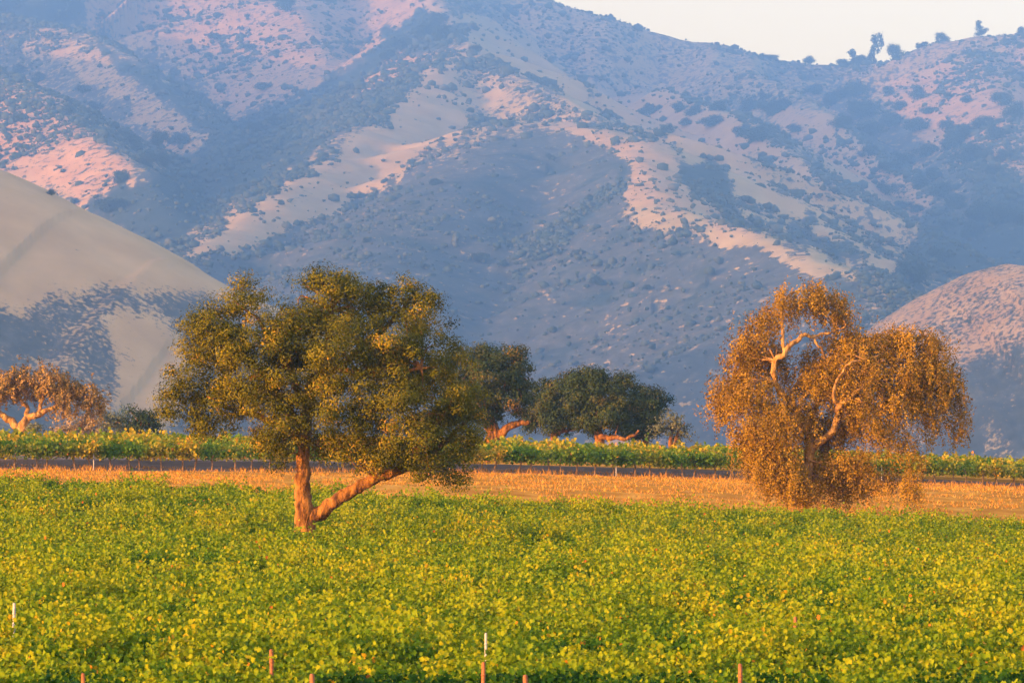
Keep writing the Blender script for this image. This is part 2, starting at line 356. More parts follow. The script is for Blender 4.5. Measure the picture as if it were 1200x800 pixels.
def hills_material():
    m, n, o = newmat('hillside_cover')
    c = n.nodes.new('ShaderNodeTexCoord')
    def noise(sc, det=5, rough=.6):
        t = n.nodes.new('ShaderNodeTexNoise'); t.inputs['Scale'].default_value = sc; t.inputs['Detail'].default_value = det; t.inputs['Roughness'].default_value = rough
        n.links.new(c.outputs['Object'], t.inputs[0]); return t
    def math_(op, a_, b_):
        q = n.nodes.new('ShaderNodeMath'); q.operation = op
        for i, v in enumerate((a_, b_)):
            if isinstance(v, (int, float)): q.inputs[i].default_value = v
            else: n.links.new(v, q.inputs[i])
        return q.outputs[0]
    A = n.nodes.new('ShaderNodeAttribute'); A.attribute_name = 'scrub'
    B = n.nodes.new('ShaderNodeAttribute'); B.attribute_name = 'pink'
    nr = n.nodes.new('ShaderNodeAttribute'); nr.attribute_name = 'near'
    n1m = n.nodes.new('ShaderNodeMixRGB'); n.links.new(nr.outputs['Fac'], n1m.inputs[0])
    n.links.new(noise(.20 / HS, 3, .65).outputs[0], n1m.inputs[1]); n.links.new(noise(.55 / HS, 3, .65).outputs[0], n1m.inputs[2]); n1 = n1m.outputs[0]; n2 = noise(.028 / HS, 5).outputs[0]
    f = math_('ADD', math_('ADD', A.outputs['Fac'], math_('MULTIPLY', math_('SUBTRACT', n1, .5), math_('SUBTRACT', 2.6, math_('MULTIPLY', nr.outputs['Fac'], 1.25)))), math_('MULTIPLY', math_('SUBTRACT', n2, .5), .9))
    rs = n.nodes.new('ShaderNodeValToRGB'); set_ramp(rs, [(.40, (0, 0, 0)), (.60, (1, 1, 1))]); n.links.new(f, rs.inputs[0])
    rg = n.nodes.new('ShaderNodeValToRGB'); set_ramp(rg, [(.3, (.35, .225, .08)), (.7, (.51, .335, .13))]); n.links.new(noise(.05 / HS, 6).outputs[0], rg.inputs[0])
    rp = n.nodes.new('ShaderNodeValToRGB'); set_ramp(rp, [(.3, (.42, .205, .085)), (.7, (.57, .30, .125))]); n.links.new(noise(.06 / HS, 6).outputs[0], rp.inputs[0])
    nk = noise(.16 / HS, 5, .7).outputs[0]
    rk0 = n.nodes.new('ShaderNodeValToRGB'); set_ramp(rk0, [(.3, (.05, .053, .044)), (.55, (.082, .080, .064)), (.75, (.16, .135, .10))]); n.links.new(nk, rk0.inputs[0])
    rk1 = n.nodes.new('ShaderNodeValToRGB'); set_ramp(rk1, [(.3, (.022, .034, .03)), (.6, (.05, .062, .05)), (.8, (.10, .10, .075))]); n.links.new(nk, rk1.inputs[0])
    rd = n.nodes.new('ShaderNodeValToRGB'); set_ramp(rd, [(.93, (0, 0, 0)), (1.06, (1, 1, 1))]); n.links.new(math_('ADD', A.outputs['Fac'], math_('MULTIPLY', math_('SUBTRACT', n2, .5), .5)), rd.inputs[0])
    rk = n.nodes.new('ShaderNodeMixRGB'); n.links.new(rd.outputs[0], rk.inputs[0]); n.links.new(rk0.outputs[0], rk.inputs[1]); n.links.new(rk1.outputs[0], rk.inputs[2])
    m1 = n.nodes.new('ShaderNodeMixRGB'); n.links.new(math_('MINIMUM', B.outputs['Fac'], 1.0), m1.inputs[0]); n.links.new(rg.outputs[0], m1.inputs[1]); n.links.new(rp.outputs[0], m1.inputs[2])
    m2 = n.nodes.new('ShaderNodeMixRGB'); n.links.new(rs.outputs[0], m2.inputs[0]); n.links.new(m1.outputs[0], m2.inputs[1]); n.links.new(rk.outputs[0], m2.inputs[2])
    b = n.nodes.new('ShaderNodeBsdfDiffuse'); n.links.new(m2.outputs[0], b.inputs[0])
    n.links.new(b.outputs[0], o.inputs[0])
    return m
nx = HX.shape[1]; ny = HX.shape[0]
i = (np.arange(ny - 1)[:, None] * nx + np.arange(nx - 1)[None, :]).ravel()
hills = obj('hills', mesh_from('hills', np.stack([HX, HY, HZg], -1).reshape(-1, 3), np.stack([i, i + 1, i + nx + 1, i + nx], -1), hills_material(), smooth=True, attrs={'scrub': scrub.ravel(), 'pink': pink.ravel(), 'near': (HY < 1930 * HS).ravel().astype(float)}))
tag(hills, kind='structure')

# hillside point under a photo pixel (first surface met along the ray)
vis_top = np.minimum.accumulate(qy, axis=0)     # running highest row seen so far, per column
def hill_point(px, py):
    j = int(np.argmin(np.abs(pxs - px))); col = qy[:, j]
    k = np.argmax(col <= py)
    return np.array([HX[k, j], HY[k, j], HZg[k, j]])

# ------------------------------------------------------------------ haze
def haze_box():
    zlo, zhi = CAMZ - 18 - 40, float(HZg.max()) + 60
    x0, x1, y0, y1 = -3200, 1600, -180, 5030 * HS
    V = [(x, y, z) for z in (zlo, zhi) for x, y in ((x0, y0), (x1, y0), (x1, y1), (x0, y1))]
    F = np.array([(0, 3, 2, 1), (4, 5, 6, 7), (0, 1, 5, 4), (1, 2, 6, 5), (2, 3, 7, 6), (3, 0, 4, 7)])
    m, n, o = newmat('haze')
    v = n.nodes.new('ShaderNodeVolumePrincipled'); v.inputs['Density'].default_value = 3.4e-4 / HS
    v.inputs['Color'].default_value = (.40, .64, 1, 1); v.inputs['Anisotropy'].default_value = .72
    n.links.new(v.outputs[0], o.inputs['Volume'])
    tag(obj('haze', mesh_from('haze', V, F, m)), kind='stuff')
haze_box()

# ------------------------------------------------------------------ leaves
def frames(N):
    """orthonormal frames for normals N"""
    N = N / np.linalg.norm(N, axis=1, keepdims=True)
    A = rng.normal(size=N.shape); T = np.cross(N, A); T /= np.linalg.norm(T, axis=1, keepdims=True) + 1e-9
    return N, T, np.cross(N, T)

def leaf_quads(Pc, N, size, aspect=.55):
    """pointed oval leaves: rhombus folded along the midrib (two triangles)"""
    N, T, B = frames(N); n = len(Pc); s = np.broadcast_to(size, (n,))[:, None]
    a_ = Pc - T * s * .5; c_ = Pc + T * s * .5
    b_ = Pc + B * s * aspect * .5 + N * s * .1; d_ = Pc - B * s * aspect * .5 + N * s * .1
    V = np.stack([a_, b_, c_, d_], 1).reshape(-1, 3); i = np.arange(n)[:, None] * 4
    return V, np.concatenate([i + [0, 1, 2], i + [0, 2, 3]])

def vine_leaves(Pc, N, size, T=None):
    """lobed grape leaves, folded along the midrib (two five-sided halves)"""
    N, T0, B0 = frames(N)
    if T is not None:
        T = T - N * (T * N).sum(1, keepdims=True); T /= np.linalg.norm(T, axis=1, keepdims=True) + 1e-6; T0 = T; B0 = np.cross(N, T)
    n = len(Pc); s = np.broadcast_to(size, (n,))
    prof = [(0, 0, 0), (.12, .46, .10), (.42, .30, .06), (.55, .52, .14), (.80, .24, .05), (1.0, 0, -.05)]
    V = []
    for (t, b, h) in prof: V.append(Pc + T0 * ((t - .45) * s)[:, None] + B0 * (b * s)[:, None] + N * (h * s)[:, None])
    for (t, b, h) in prof[1:5]: V.append(Pc + T0 * ((t - .45) * s)[:, None] - B0 * (b * s)[:, None] + N * (h * s)[:, None])
    V = np.stack(V, 1).reshape(-1, 3); i = np.arange(n)[:, None] * 10
    return V, np.concatenate([i + [0, 1, 2, 3, 4, 5], i + [0, 5, 9, 8, 7, 6]])

# ------------------------------------------------------------------ vine rows
def vine_row_mesh(name, seed, length, top=1.62, mat=None, per_m=52, lsize=.088, dens=None, yellow=.0, bottom=.62, shade_tint=0.):
    r = np.random.default_rng(seed)
    n = int(length * per_m)
    x0 = r.uniform(-length / 2, length / 2, n)
    hmod = 1 + (fbm(x0 / 1.8, x0 * 0 + seed, 3, seed) - .5) * 1.1
    x0 = x0[(fbm(x0 / .7, x0 * 0 + 3.3 * seed, 2, seed + 7) > .36 + .12 * r.random(n))]; n = len(x0)
    hmod = 1 + (fbm(x0 / 1.8, x0 * 0 + seed, 3, seed) - .5) * 1.5
    P0 = np.stack([x0, r.normal(0, .12, n), .75 + r.uniform(-.1, .15, n)], 1)
    ln = r.uniform(.65, 1.12, n) * hmod
    th = r.normal(0, .42, n); ph = r.normal(0, .35, n)
    dirs = np.stack([np.sin(ph), np.sin(th), np.cos(th)], 1); dirs /= np.linalg.norm(dirs, axis=1, keepdims=True)
    droop = np.abs(r.normal(0, .35, n)) + .12
    K = 15
    t = (np.arange(K) + r.random((n, K))) / K
    pos = P0[:, None] + dirs[:, None] * (ln[:, None] * t)[..., None]
    out = np.sign(dirs[:, 1] + r.normal(0, .1, n))
    pos[..., 1] += (droop * out)[:, None] * t ** 2 * .9
    pos[..., 2] -= droop[:, None] * t ** 3 * 1.0 * ln[:, None]
    pos += r.normal(0, .06, pos.shape)
    # hanging sides
    m2 = int(length * per_m * 4)
    sx = r.uniform(-length / 2, length / 2, m2); sd = r.choice([-1, 1], m2)
    side = np.stack([sx, sd * (r.uniform(.28, .5, m2) + (fbm(sx / .7, sd * 3., 2, seed + 5) - .5) * .3), r.uniform(bottom, top - .35, m2)], 1)
    Pc = np.concatenate([pos.reshape(-1, 3), side])
    Pc = Pc[Pc[:, 2] > bottom - .1 * r.random(len(Pc)) + (fbm(Pc[:, 0] / .8, Pc[:, 0] * 0, 2, seed + 2) - .5) * .35]
    N = r.normal(0, .75, Pc.shape); N[:, 2] += .35; N[:, 1] += np.sign(Pc[:, 1]) * .75
    T = r.normal(0, .5, Pc.shape); T[:, 2] -= .7
    sz = lsize * r.uniform(.6, 1.25, len(Pc))
    V, F = vine_leaves(Pc, N, sz, T)
    plant = fbm(Pc[:, 0] / 1.1, Pc[:, 2] / 1.5, 2, seed + 9)
    tint = np.clip(.52 + .05 * math.sin(seed * 2.4) + shade_tint * np.clip((1.62 - Pc[:, 2]) / .2, 0, 1) * (.35 + 1.3 * (fbm(Pc[:, 0] / 2.5, Pc[:, 2] * 0, 2, 3) > .42)) + (plant - .5) * .85 + .20 * np.clip((Pc[:, 2] - 1.3) / .4, -1.2, .6) + r.normal(0, .075, len(Pc)) + yellow * np.clip(1.3 - Pc[:, 2], 0, 1) * 1.0, 0, .80 + .13 * (r.random(len(Pc)) < .3))
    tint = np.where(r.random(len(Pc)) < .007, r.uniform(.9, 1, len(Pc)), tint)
    return mesh_from(name, V, F, mat or M_vine, np.repeat(tint, 10))

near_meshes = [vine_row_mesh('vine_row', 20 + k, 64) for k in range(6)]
NEAR_D = [60.2] + list(np.arange(67.6, 189.5, 2.42))
OAK_X, OAK_D = -7.35, 150.0
front_mesh = vine_row_mesh('vine_row', 55, 64, shade_tint=-.42, top=1.8)  # patchy shade on the row's side painted as darker green leaves lower down
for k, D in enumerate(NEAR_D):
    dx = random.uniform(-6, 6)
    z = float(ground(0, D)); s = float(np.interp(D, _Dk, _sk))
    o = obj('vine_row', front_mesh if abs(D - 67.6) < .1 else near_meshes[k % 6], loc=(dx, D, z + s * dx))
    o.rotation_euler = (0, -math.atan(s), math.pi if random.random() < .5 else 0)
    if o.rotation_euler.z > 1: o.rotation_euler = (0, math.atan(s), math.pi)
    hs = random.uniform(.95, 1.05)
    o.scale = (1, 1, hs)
    lab = 'row of yellow-green grapevines running across the middle of the near vineyard'
    if D < 61: lab = 'green vine row crossing below the bottom edge of the near vineyard'
    elif abs(D - 67.6) < .1: lab = 'nearest whole vine row, its outer side tinted dark green as painted shade at the bottom'
    elif D > 187: lab = 'last vine row of the near vineyard, edging the dry orange grass strip'
    tag(o, lab, 'vine row', 'rows of the near vineyard')

# far vineyard: rows behind the grass strip
FL = 84
ang = math.atan(.42)
def far_row_curve(me, k):
    """lay a row along the slope: lift every vertex to the ground below it"""
    n = len(me.vertices); co = np.empty(n * 3, np.float32); me.vertices.foreach_get('co', co); co = co.reshape(-1, 3)
    X = co[:, 0] * math.cos(ang) - co[:, 1] * math.sin(ang); Yy = co[:, 0] * math.sin(ang) + co[:, 1] * math.cos(ang)
    X += 2; Yy += far_row_D(2, k)
    hs = np.interp(X, [-25, 5, 40], [1.06, 1.0, .92])
    Zz = ground(X, Yy) + co[:, 2] * hs
    base = np.array([2, far_row_D(2, k), float(ground(2, far_row_D(2, k)))])
    co = np.stack([X, Yy, Zz], 1) - base
    me.vertices.foreach_set('co', co.astype(np.float32).ravel()); me.update()
    return base

def tube_mesh(paths, sides=8, seed=0, rough=.12):
    """paths: list of (pts (n,3), radii (n,))"""
    r = np.random.default_rng(seed); VV, FF = [], []; off = 0
    for pts, rad in paths:
        pts = np.asarray(pts, float); rad = np.asarray(rad, float); n = len(pts)
        T = np.gradient(pts, axis=0); T /= np.linalg.norm(T, axis=1, keepdims=True) + 1e-9
        ref = np.array([0, 0, 1.]) if abs(T[0][2]) < .8 else np.array([1., 0, 0])
        A = np.cross(T, ref); A /= np.linalg.norm(A, axis=1, keepdims=True) + 1e-9; B = np.cross(T, A)
        th = np.linspace(0, 2 * np.pi, sides, endpoint=False)
        rr = rad[:, None] * (1 + r.normal(0, rough, (n, sides)))
        V = pts[:, None] + (A[:, None] * np.cos(th)[None, :, None] + B[:, None] * np.sin(th)[None, :, None]) * rr[..., None]
        VV.append(V.reshape(-1, 3))
        i = np.arange(n - 1)[:, None] * sides + np.arange(sides)[None, :]
        i2 = np.arange(n - 1)[:, None] * sides + (np.arange(sides)[None, :] + 1) % sides
        FF.append(np.stack([i, i2, i2 + sides, i + sides], -1).reshape(-1, 4) + off)
        tip = off + n * sides
        VV.append(pts[-1:] + T[-1:] * rad[-1]); last = off + (n - 1) * sides
        q = np.arange(sides); FF.append(np.stack([last + q, last + (q + 1) % sides, np.full(sides, tip), np.full(sides, tip)], -1)[:, :3])
        off = tip + 1
    q4 = [f for f in FF if f.shape[1] == 4]; q3 = [f for f in FF if f.shape[1] == 3]
    return np.concatenate(VV), [np.concatenate(q4), np.concatenate(q3)]

def spline(pts, n):
    """Catmull-Rom through rows of pts"""
    p = np.asarray(pts, float); p = np.vstack([2 * p[0] - p[1], p, 2 * p[-1] - p[-2]])
    m = len(p) - 3; out_ = []
    for t in np.linspace(0, m - 1e-6, n):
        i_ = int(t); u = t - i_; a_, b_, c_, d_ = p[i_:i_ + 4]
        out_.append(.5 * (2 * b_ + (c_ - a_) * u + (2 * a_ - 5 * b_ + 4 * c_ - d_) * u * u + (3 * b_ - a_ - 3 * c_ + d_) * u ** 3))
    return np.array(out_)

# front row of the far vineyard, with its trunks in view
me = vine_row_mesh('vine_foliage', 81, FL, mat=M_vine_far, yellow=.5, bottom=.52, per_m=34, lsize=.13)
base = far_row_curve(me, 0)
root = empty('vine_row', base)
tag(root, 'front row of the far vineyard, yellowing leaves above a line of bare trunks', 'vine row', 'rows of the far vineyard')
obj('foliage', me, root)
tm = []
for v in range(6):
    pts = spline([(0, 0, -.1), (random.uniform(-.06, .06), 0, .25), (random.uniform(-.1, .1), random.uniform(-.04, .04), .55), (random.uniform(-.05, .05), 0, .85)], 8)
    V, F = tube_mesh([(pts, np.linspace(.055, .035, 8) * random.uniform(.8, 1.2))], 7, v)
    tm.append(mesh_from('vine_trunk', V, F, M_vtrunk, smooth=True))
for j in range(66):
    u = -FL / 2 * .80 + j * (FL * .80 / 66) + random.uniform(-.3, .3)
    x = 2 + u * math.cos(ang); D = far_row_D(2) + u * math.sin(ang)
    t_ = obj('trunk', tm[j % 6], root, (x - base[0], D - base[1], float(ground(x, D)) - base[2]))
    t_.rotation_euler = (random.uniform(-.12, .12), random.uniform(-.15, .15), random.uniform(0, 6))
for k in range(1, 15):
    m_ = vine_row_mesh('vine_row', 90 + k, FL, mat=M_vine_far, yellow=.1, per_m=12, lsize=.19)
    b_ = far_row_curve(m_, k)
    tag(obj('vine_row', m_, loc=b_), 'green vine row behind the yellowing front row of the far vineyard', 'vine row', 'rows of the far vineyard')

# ------------------------------------------------------------------ trees
def tree(name, label, cat, group, D, base_px, limbs, lobes, leafmat, barkmat, seed, leaf=.11, clump=.5, dens=1.0, per=70, mode='round', nt_=0.0, twigs=True, part_names=('trunk', 'crown'), flat=.8, droop=1.0):
    """limbs: lists of (px, py, depth offset, radius m); lobes: (px, py, radius px, depth offset, [squash])"""
    r = np.random.default_rng(seed)
    bx = (base_px - 600) / FPX * D; base = np.array([bx, D, float(ground(bx, D))])
    root = empty(name, base); tag(root, label, cat, group)
    m_px = D / FPX
    paths = []
    for lb in limbs:
        if lb[0][1] is None: lb = [(lb[0][0], None, lb[0][2], lb[0][3])] + lb[1:]
        pts = []
        for (px, py, dd, rad) in lb:
            q = P(px, py, D + dd) if py is not None else np.array([(px - 600) / FPX * D, D + dd, float(ground(bx, D)) - .15])
            pts.append(np.append(q, rad))
        n = max(8, len(pts) * 6); sp_ = spline(pts, n)
        wob = np.stack([fbm(np.arange(n) * .35, np.arange(n) * 0. + seed + c_ * 5, 2, seed + c_) - .5 for c_ in range(3)], 1)
        amp = np.minimum(1, np.arange(n) / 3.)[:, None] * .35
        paths.append((sp_[:, :3] + wob * amp, np.maximum(.02, sp_[:, 3])))
    P_all, N_all, S_all, T_all = [], [], [], []
    limb_pts = np.concatenate([p for p, _ in paths]) if paths else None
    ctr = np.mean([P(l[0], l[1], D + l[3]) for l in lobes], axis=0)
    for lo in lobes:
        px, py, rp, dd = lo[:4]; sq = lo[4] if len(lo) > 4 else flat
        c_ = P(px, py, D + dd); R_ = rp * m_px
        nc = max(3, int(dens * 9 * (R_ / clump) ** 2 * .75))
        d_ = r.normal(size=(nc, 3)); d_ /= np.linalg.norm(d_, axis=1, keepdims=True)
        rad = R_ * np.clip(r.normal(.78, .2, nc), .15, 1.12)
        cc = c_ + d_ * rad[:, None] * [1, 1.05, sq]
        if twigs and limb_pts is not None and mode != 'x':
            near = limb_pts[np.argmin(((limb_pts - c_) ** 2).sum(1))]
            for q in [] if c_[2] < near[2] - .6 else cc[r.random(nc) < (.10 if mode == 'round' else .2)]:
                mid = (near + q) / 2 + r.normal(0, .3, 3) * R_ * .5 + [0, 0, .1 * R_]
                pp = spline([near, mid, q], 7); paths.append((pp, np.linspace(.03 + .010 * R_, .008, 7)))
        for q, dn in zip(cc, d_):
            rc = clump * r.uniform(.55, 1.25)
            if mode == 'round':
                n = int(per * r.uniform(.6, 1.3) * (rc / clump) ** 1.5)
                u = r.normal(size=(n, 3)); u /= np.linalg.norm(u, axis=1, keepdims=True)
                rr = rc * np.clip(r.random(n) ** .5 * 1.05, 0, 1.2)
                pp = q + u * rr[:, None] * [1, 1, .75]
                nn = u * 1.1 + dn * .6 + r.normal(0, .38, (n, 3)) + [0, 0, .3]
            else:   # drooping sprays
                pp, nn = [], []
                for s_ in range(r.integers(3, 7)):
                    st = q + r.normal(0, rc * .6, 3); L_ = droop * (abs(r.normal(.65, .4)) * rc * 2.4 + .25); n = int(L_ * per * .16) + 3
                    t_ = r.random(n)
                    sw = r.normal(0, .25, 2)
                    line = st + np.stack([sw[0] * t_ * L_, sw[1] * t_ * L_, -t_ * L_], 1) + r.normal(0, .075, (n, 3))
                    pp.append(line); a_ = r.normal(0, .5, (n, 3)); a_[:, 2] *= .5; nn.append(a_ + dn * .8)
                pp = np.concatenate(pp); nn = np.concatenate(nn); n = len(pp)
            cl = r.normal(0, .17)
            P_all.append(pp); N_all.append(nn); S_all.append(leaf * r.uniform(.6, 1.3, n)); T_all.append(np.clip(.45 + nt_ + cl + r.normal(0, .09, n), 0, 1))
    Pc = np.concatenate(P_all); Nn = np.concatenate(N_all); sz = np.concatenate(S_all); tt = np.concatenate(T_all)
    V, F = leaf_quads(Pc, Nn, sz, .6)
    if paths:
        TV, TF = tube_mesh(paths, 10, seed, .07)
        obj(part_names[0], mesh_from(part_names[0], TV - base, TF, barkmat, smooth=True), root)
    obj(part_names[1], mesh_from(part_names[1], V - base, F, leafmat, np.repeat(tt, 4)), root)
    return root

# the big live oak standing among the vines
tree('live_oak', 'largest oak, olive green crown on a forked orange trunk, standing among the near vines', 'tree', 'oaks',
     150, 358,
     [[(358, None, 0, 0.418), (357, 612, 0, 0.374), (355, 580, 0, 0.295), (354, 550, 0, 0.252), (356, 520, .1, 0.223), (362, 480, .2, 0.216), (375, 430, .3, 0.173), (388, 380, .2, 0.108), (392, 340, 0, 0.043)],
      [(358, 612, 0, 0.288), (378, 598, -.1, 0.252), (405, 580, -.4, 0.223), (432, 563, -.8, 0.202), (462, 552, -1.2, 0.173), (482, 540, -1.5, 0.158), (505, 505, -1.8, 0.108), (530, 470, -1.5, 0.050)],
      [(358, 505, 0, 0.187), (330, 470, -.5, 0.144), (300, 430, -1, 0.108), (265, 400, -1, 0.072), (235, 385, -.8, 0.036)],
      [(356, 520, 0, 0.158), (325, 500, 1, 0.122), (280, 480, 1.5, 0.086), (230, 470, 1.5, 0.043)],
      [(368, 455, .3, 0.158), (410, 420, 1, 0.130), (450, 385, 1.4, 0.086), (480, 350, 1.2, 0.043)],
      [(362, 480, .2, 0.173), (330, 420, -.3, 0.115), (300, 370, -.5, 0.058)],
      [(482, 540, -1.5, 0.144), (520, 520, -.8, 0.101), (550, 490, 0, 0.050)],
      [(378, 430, .3, 0.144), (440, 440, -1.2, 0.101), (500, 430, -1.8, 0.050)]],
     [(392, 362, 50, 0, .85), (350, 378, 34, -1), (430, 360, 40, 1), (470, 352, 30, 1), (492, 372, 34, .5), (390, 332, 24, 0, .7), (372, 326, 14, 0), (405, 322, 12, 0), (480, 334, 14, .8), (505, 350, 14, .6),
      (288, 356, 28, -.5), (285, 335, 14, -.4), (255, 388, 38, -.8), (228, 376, 20, -.8), (300, 400, 46, -1.2), (278, 402, 30, -1.6), (238, 430, 40, 0), (215, 465, 30, .4), (205, 485, 18, .4), (262, 470, 44, .2), (238, 495, 22, .3), (300, 450, 44, -1), (350, 430, 55, -1.6), (400, 420, 55, -2), (450, 410, 50, -1.5), (500, 420, 46, -1),
      (330, 500, 42, -.6), (322, 530, 24, -.6), (345, 480, 36, -1.5), (410, 480, 50, -2), (420, 520, 38, -1), (385, 515, 26, 1.2), (460, 470, 50, -2.2), (505, 470, 46, -1.8), (490, 515, 40, -2.4), (455, 535, 24, -2), (530, 500, 34, -1.2), (545, 470, 30, -.3), (548, 515, 26, -1), (535, 540, 22, -1.2), (538, 556, 13, -1.2), (542, 566, 12, -1.3), (514, 548, 19, -1.9), (442, 538, 22, -1.8), (490, 560, 13, -2.2), (480, 548, 18, -2.2), (470, 440, 44, 1.2), (360, 400, 48, 1.5)],
     M_oak, M_bark, 101, leaf=.085, clump=.5, dens=.95, per=190, nt_=.10)

# brown, drooping oak on the grass strip at the right
tree('valley_oak', 'brown orange oak with drooping sprays and pale crooked limbs on the dry grass strip', 'tree', 'oaks',
     198, 938,
     [[(938, None, 0, 0.360), (940, 585, 0, 0.336), (945, 560, 0, 0.278), (950, 530, 0, 0.240), (945, 500, 0, 0.211), (925, 475, 0, 0.173), (911, 455, -.3, 0.144), (908, 430, -.6, 0.130), (920, 412, -.8, 0.120), (938, 396, -.6, 0.106), (952, 393, -.3, 0.077), (975, 390, 0, 0.048), (1000, 380, 0, 0.024)],
      [(920, 412, -.8, 0.096), (919, 395, -.8, 0.077), (917, 365, -.6, 0.053), (925, 345, -.4, 0.024)],
      [(952, 393, -.3, 0.058), (962, 405, -.3, 0.048), (968, 420, -.3, 0.029)],
      [(948, 530, 0, 0.202), (975, 505, -.8, 0.163), (982, 490, -1.2, 0.144), (984, 478, -1.4, 0.139), (995, 465, -1.4, 0.125), (1012, 452, -1.2, 0.096), (1040, 440, -.8, 0.067), (1075, 435, -.4, 0.048), (1105, 440, 0, 0.019)],
      [(984, 478, -1.4, 0.096), (978, 460, -1.6, 0.072), (985, 440, -1.6, 0.058), (1000, 425, -1.5, 0.043), (1030, 415, -1, 0.024)],
      [(945, 500, 0, 0.120), (900, 480, .6, 0.086), (870, 460, .8, 0.058), (845, 460, .8, 0.024)],
      [(945, 505, 0, 0.134), (960, 470, 1.2, 0.106), (985, 420, 1.5, 0.077), (1030, 395, 1.5, 0.048), (1080, 395, 1.2, 0.024)]],
     [(950, 345, 20, 0), (920, 348, 18, -.3), (972, 352, 22, .2), (985, 362, 15, .3), (895, 372, 20, -.3), (885, 400, 26, 0), (868, 420, 22, .3), (855, 450, 22, .5), (845, 470, 16, .6), (880, 455, 30, -.6), (905, 415, 22, .9), (900, 500, 38, -.8), (905, 540, 34, -1), (930, 560, 28, -1.2), (890, 520, 24, 0), (925, 480, 32, -1),
      (960, 420, 24, 1), (990, 400, 26, .8), (1025, 400, 26, .5), (1050, 395, 20, .5), (1075, 400, 24, 0), (1098, 405, 16, 0), (1065, 430, 32, -.4), (1100, 435, 26, 0), (1115, 455, 18, 0), (1020, 440, 32, -.8), (1120, 480, 13, 0), (1122, 500, 10, 0), (1050, 470, 28, -1), (1090, 470, 22, -.3), (985, 445, 26, 0), (1035, 500, 22, -1.2), (1060, 520, 16, -1.2), (1000, 540, 26, -1), (965, 545, 30, .5), (1010, 560, 18, .6), (1065, 555, 13, -1.2), (965, 500, 26, .8), (1000, 490, 20, 1), (1090, 500, 10, 0), (950, 575, 14, -1.5), (1072, 572, 11, -1.2), (1040, 556, 14, -.8), (985, 572, 14, .4), (870, 505, 14, .3), (965, 440, 24, -.4), (1000, 470, 26, -1.2), (940, 440, 20, .6), (1075, 450, 26, .8), (1000, 410, 22, -.6)],
     M_dry, M_barkl, 202, leaf=.105, clump=.42, dens=1.1, per=165, nt_=-.02, mode='droop', droop=.85, flat=.75)

# oak behind the far row, showing at the right shoulder of the big oak
tree('dark_oak', 'dark green oak behind the far vines at the right shoulder of the largest oak', 'tree', 'oaks',
     285, 575, [[(575, None, 0, .6), (578, 515, 0, .5), (572, 490, 0, .4), (560, 460, 0, .3), (550, 430, 0, .15)], [(580, 512, 0, .35), (600, 500, -.5, .25), (620, 494, -.8, .14)], [(572, 490, 0, .3), (590, 460, 0, .2), (600, 430, 0, .1)]],
     [(540, 435, 36, 0), (570, 440, 36, -1), (595, 432, 26, -.5), (602, 412, 15, -.5), (598, 460, 28, -1), (560, 470, 36, -1), (575, 485, 20, 0), (612, 448, 12, 0), (535, 480, 26, 0), (575, 415, 18, 0), (612, 475, 14, 0)],
     M_oakd, M_bark, 303, leaf=.16, clump=.7, dens=1.0, per=130, nt_=.1)
# the dark clump in the middle: three oaks side by side
DK = [('dark green oak with a low brownish skirt, leftmost of the clump behind the far vines', 315, 648,
       [[(648, None, 0, 0.330), (650, 510, 0, 0.275), (655, 480, 0, 0.165), (650, 460, 0, 0.083)], [(650, 508, 0, 0.165), (672, 502, -1, 0.138), (700, 500, -1, 0.055)]],
       [(640, 462, 26, 0), (662, 462, 28, -.5), (632, 480, 24, 0), (650, 492, 26, -1), (668, 485, 26, -1), (625, 495, 15, 0), (680, 470, 22, 0)], M_oakd, .12, 404),
      ('tallest dark oak of the clump behind the far vines, tan patch on its front', 305, 700,
       [[(700, None, 0, 0.385), (702, 512, 0, 0.330), (700, 480, 0, 0.220), (695, 450, 0, 0.110)], [(700, 512, 0, 0.220), (715, 513, -1.5, 0.187), (738, 513, -2, 0.121), (750, 505, -2, 0.055)]],
       [(688, 452, 24, 0), (700, 444, 18, 0), (715, 462, 26, 0), (692, 470, 28, -.5), (718, 485, 24, -1.5), (690, 490, 24, -.5), (730, 450, 16, 0), (736, 470, 20, 0), (705, 500, 16, 0), (676, 446, 12, 0)], M_oakd, .08, 505),
      ('round dark oak at the right end of the clump behind the far vines', 318, 758,
       [[(758, None, 0, 0.275), (756, 512, 0, 0.220), (755, 480, 0, 0.110)], [(757, 512, 0, 0.165), (735, 508, -1, 0.110), (720, 500, -1, 0.055)]],
       [(758, 466, 19, 0), (766, 480, 18, -.5), (748, 482, 24, -.5), (752, 500, 22, 0), (772, 470, 12, 0), (738, 498, 18, -1), (770, 500, 12, 0)], M_oakd, .0, 606)]
for lab, D, bp, lm, lo, mt, nt0, sd in DK:
    tree('dark_oak', lab, 'tree', 'oaks', D, bp, lm, lo, mt, M_bark, sd, leaf=.17, clump=.7, dens=1.15, per=130, nt_=nt0)
tree('bush', 'pale grey green bush leaning out right of the dark oak clump', 'bush', 'bushes', 312, 785,
     [[(785, None, 0, .2), (787, 505, 0, .12), (790, 490, 0, .05)], [(785, None, 0, .16), (795, 505, 0, .1), (803, 495, 0, .04)]],
     [(785, 492, 14, 0), (797, 498, 13, 0), (805, 507, 9, 0), (775, 505, 14, 0), (795, 512, 12, 0)], M_greyg, M_bark, 707, leaf=.2, clump=.55, dens=.6, per=45, part_names=('stems', 'foliage'))

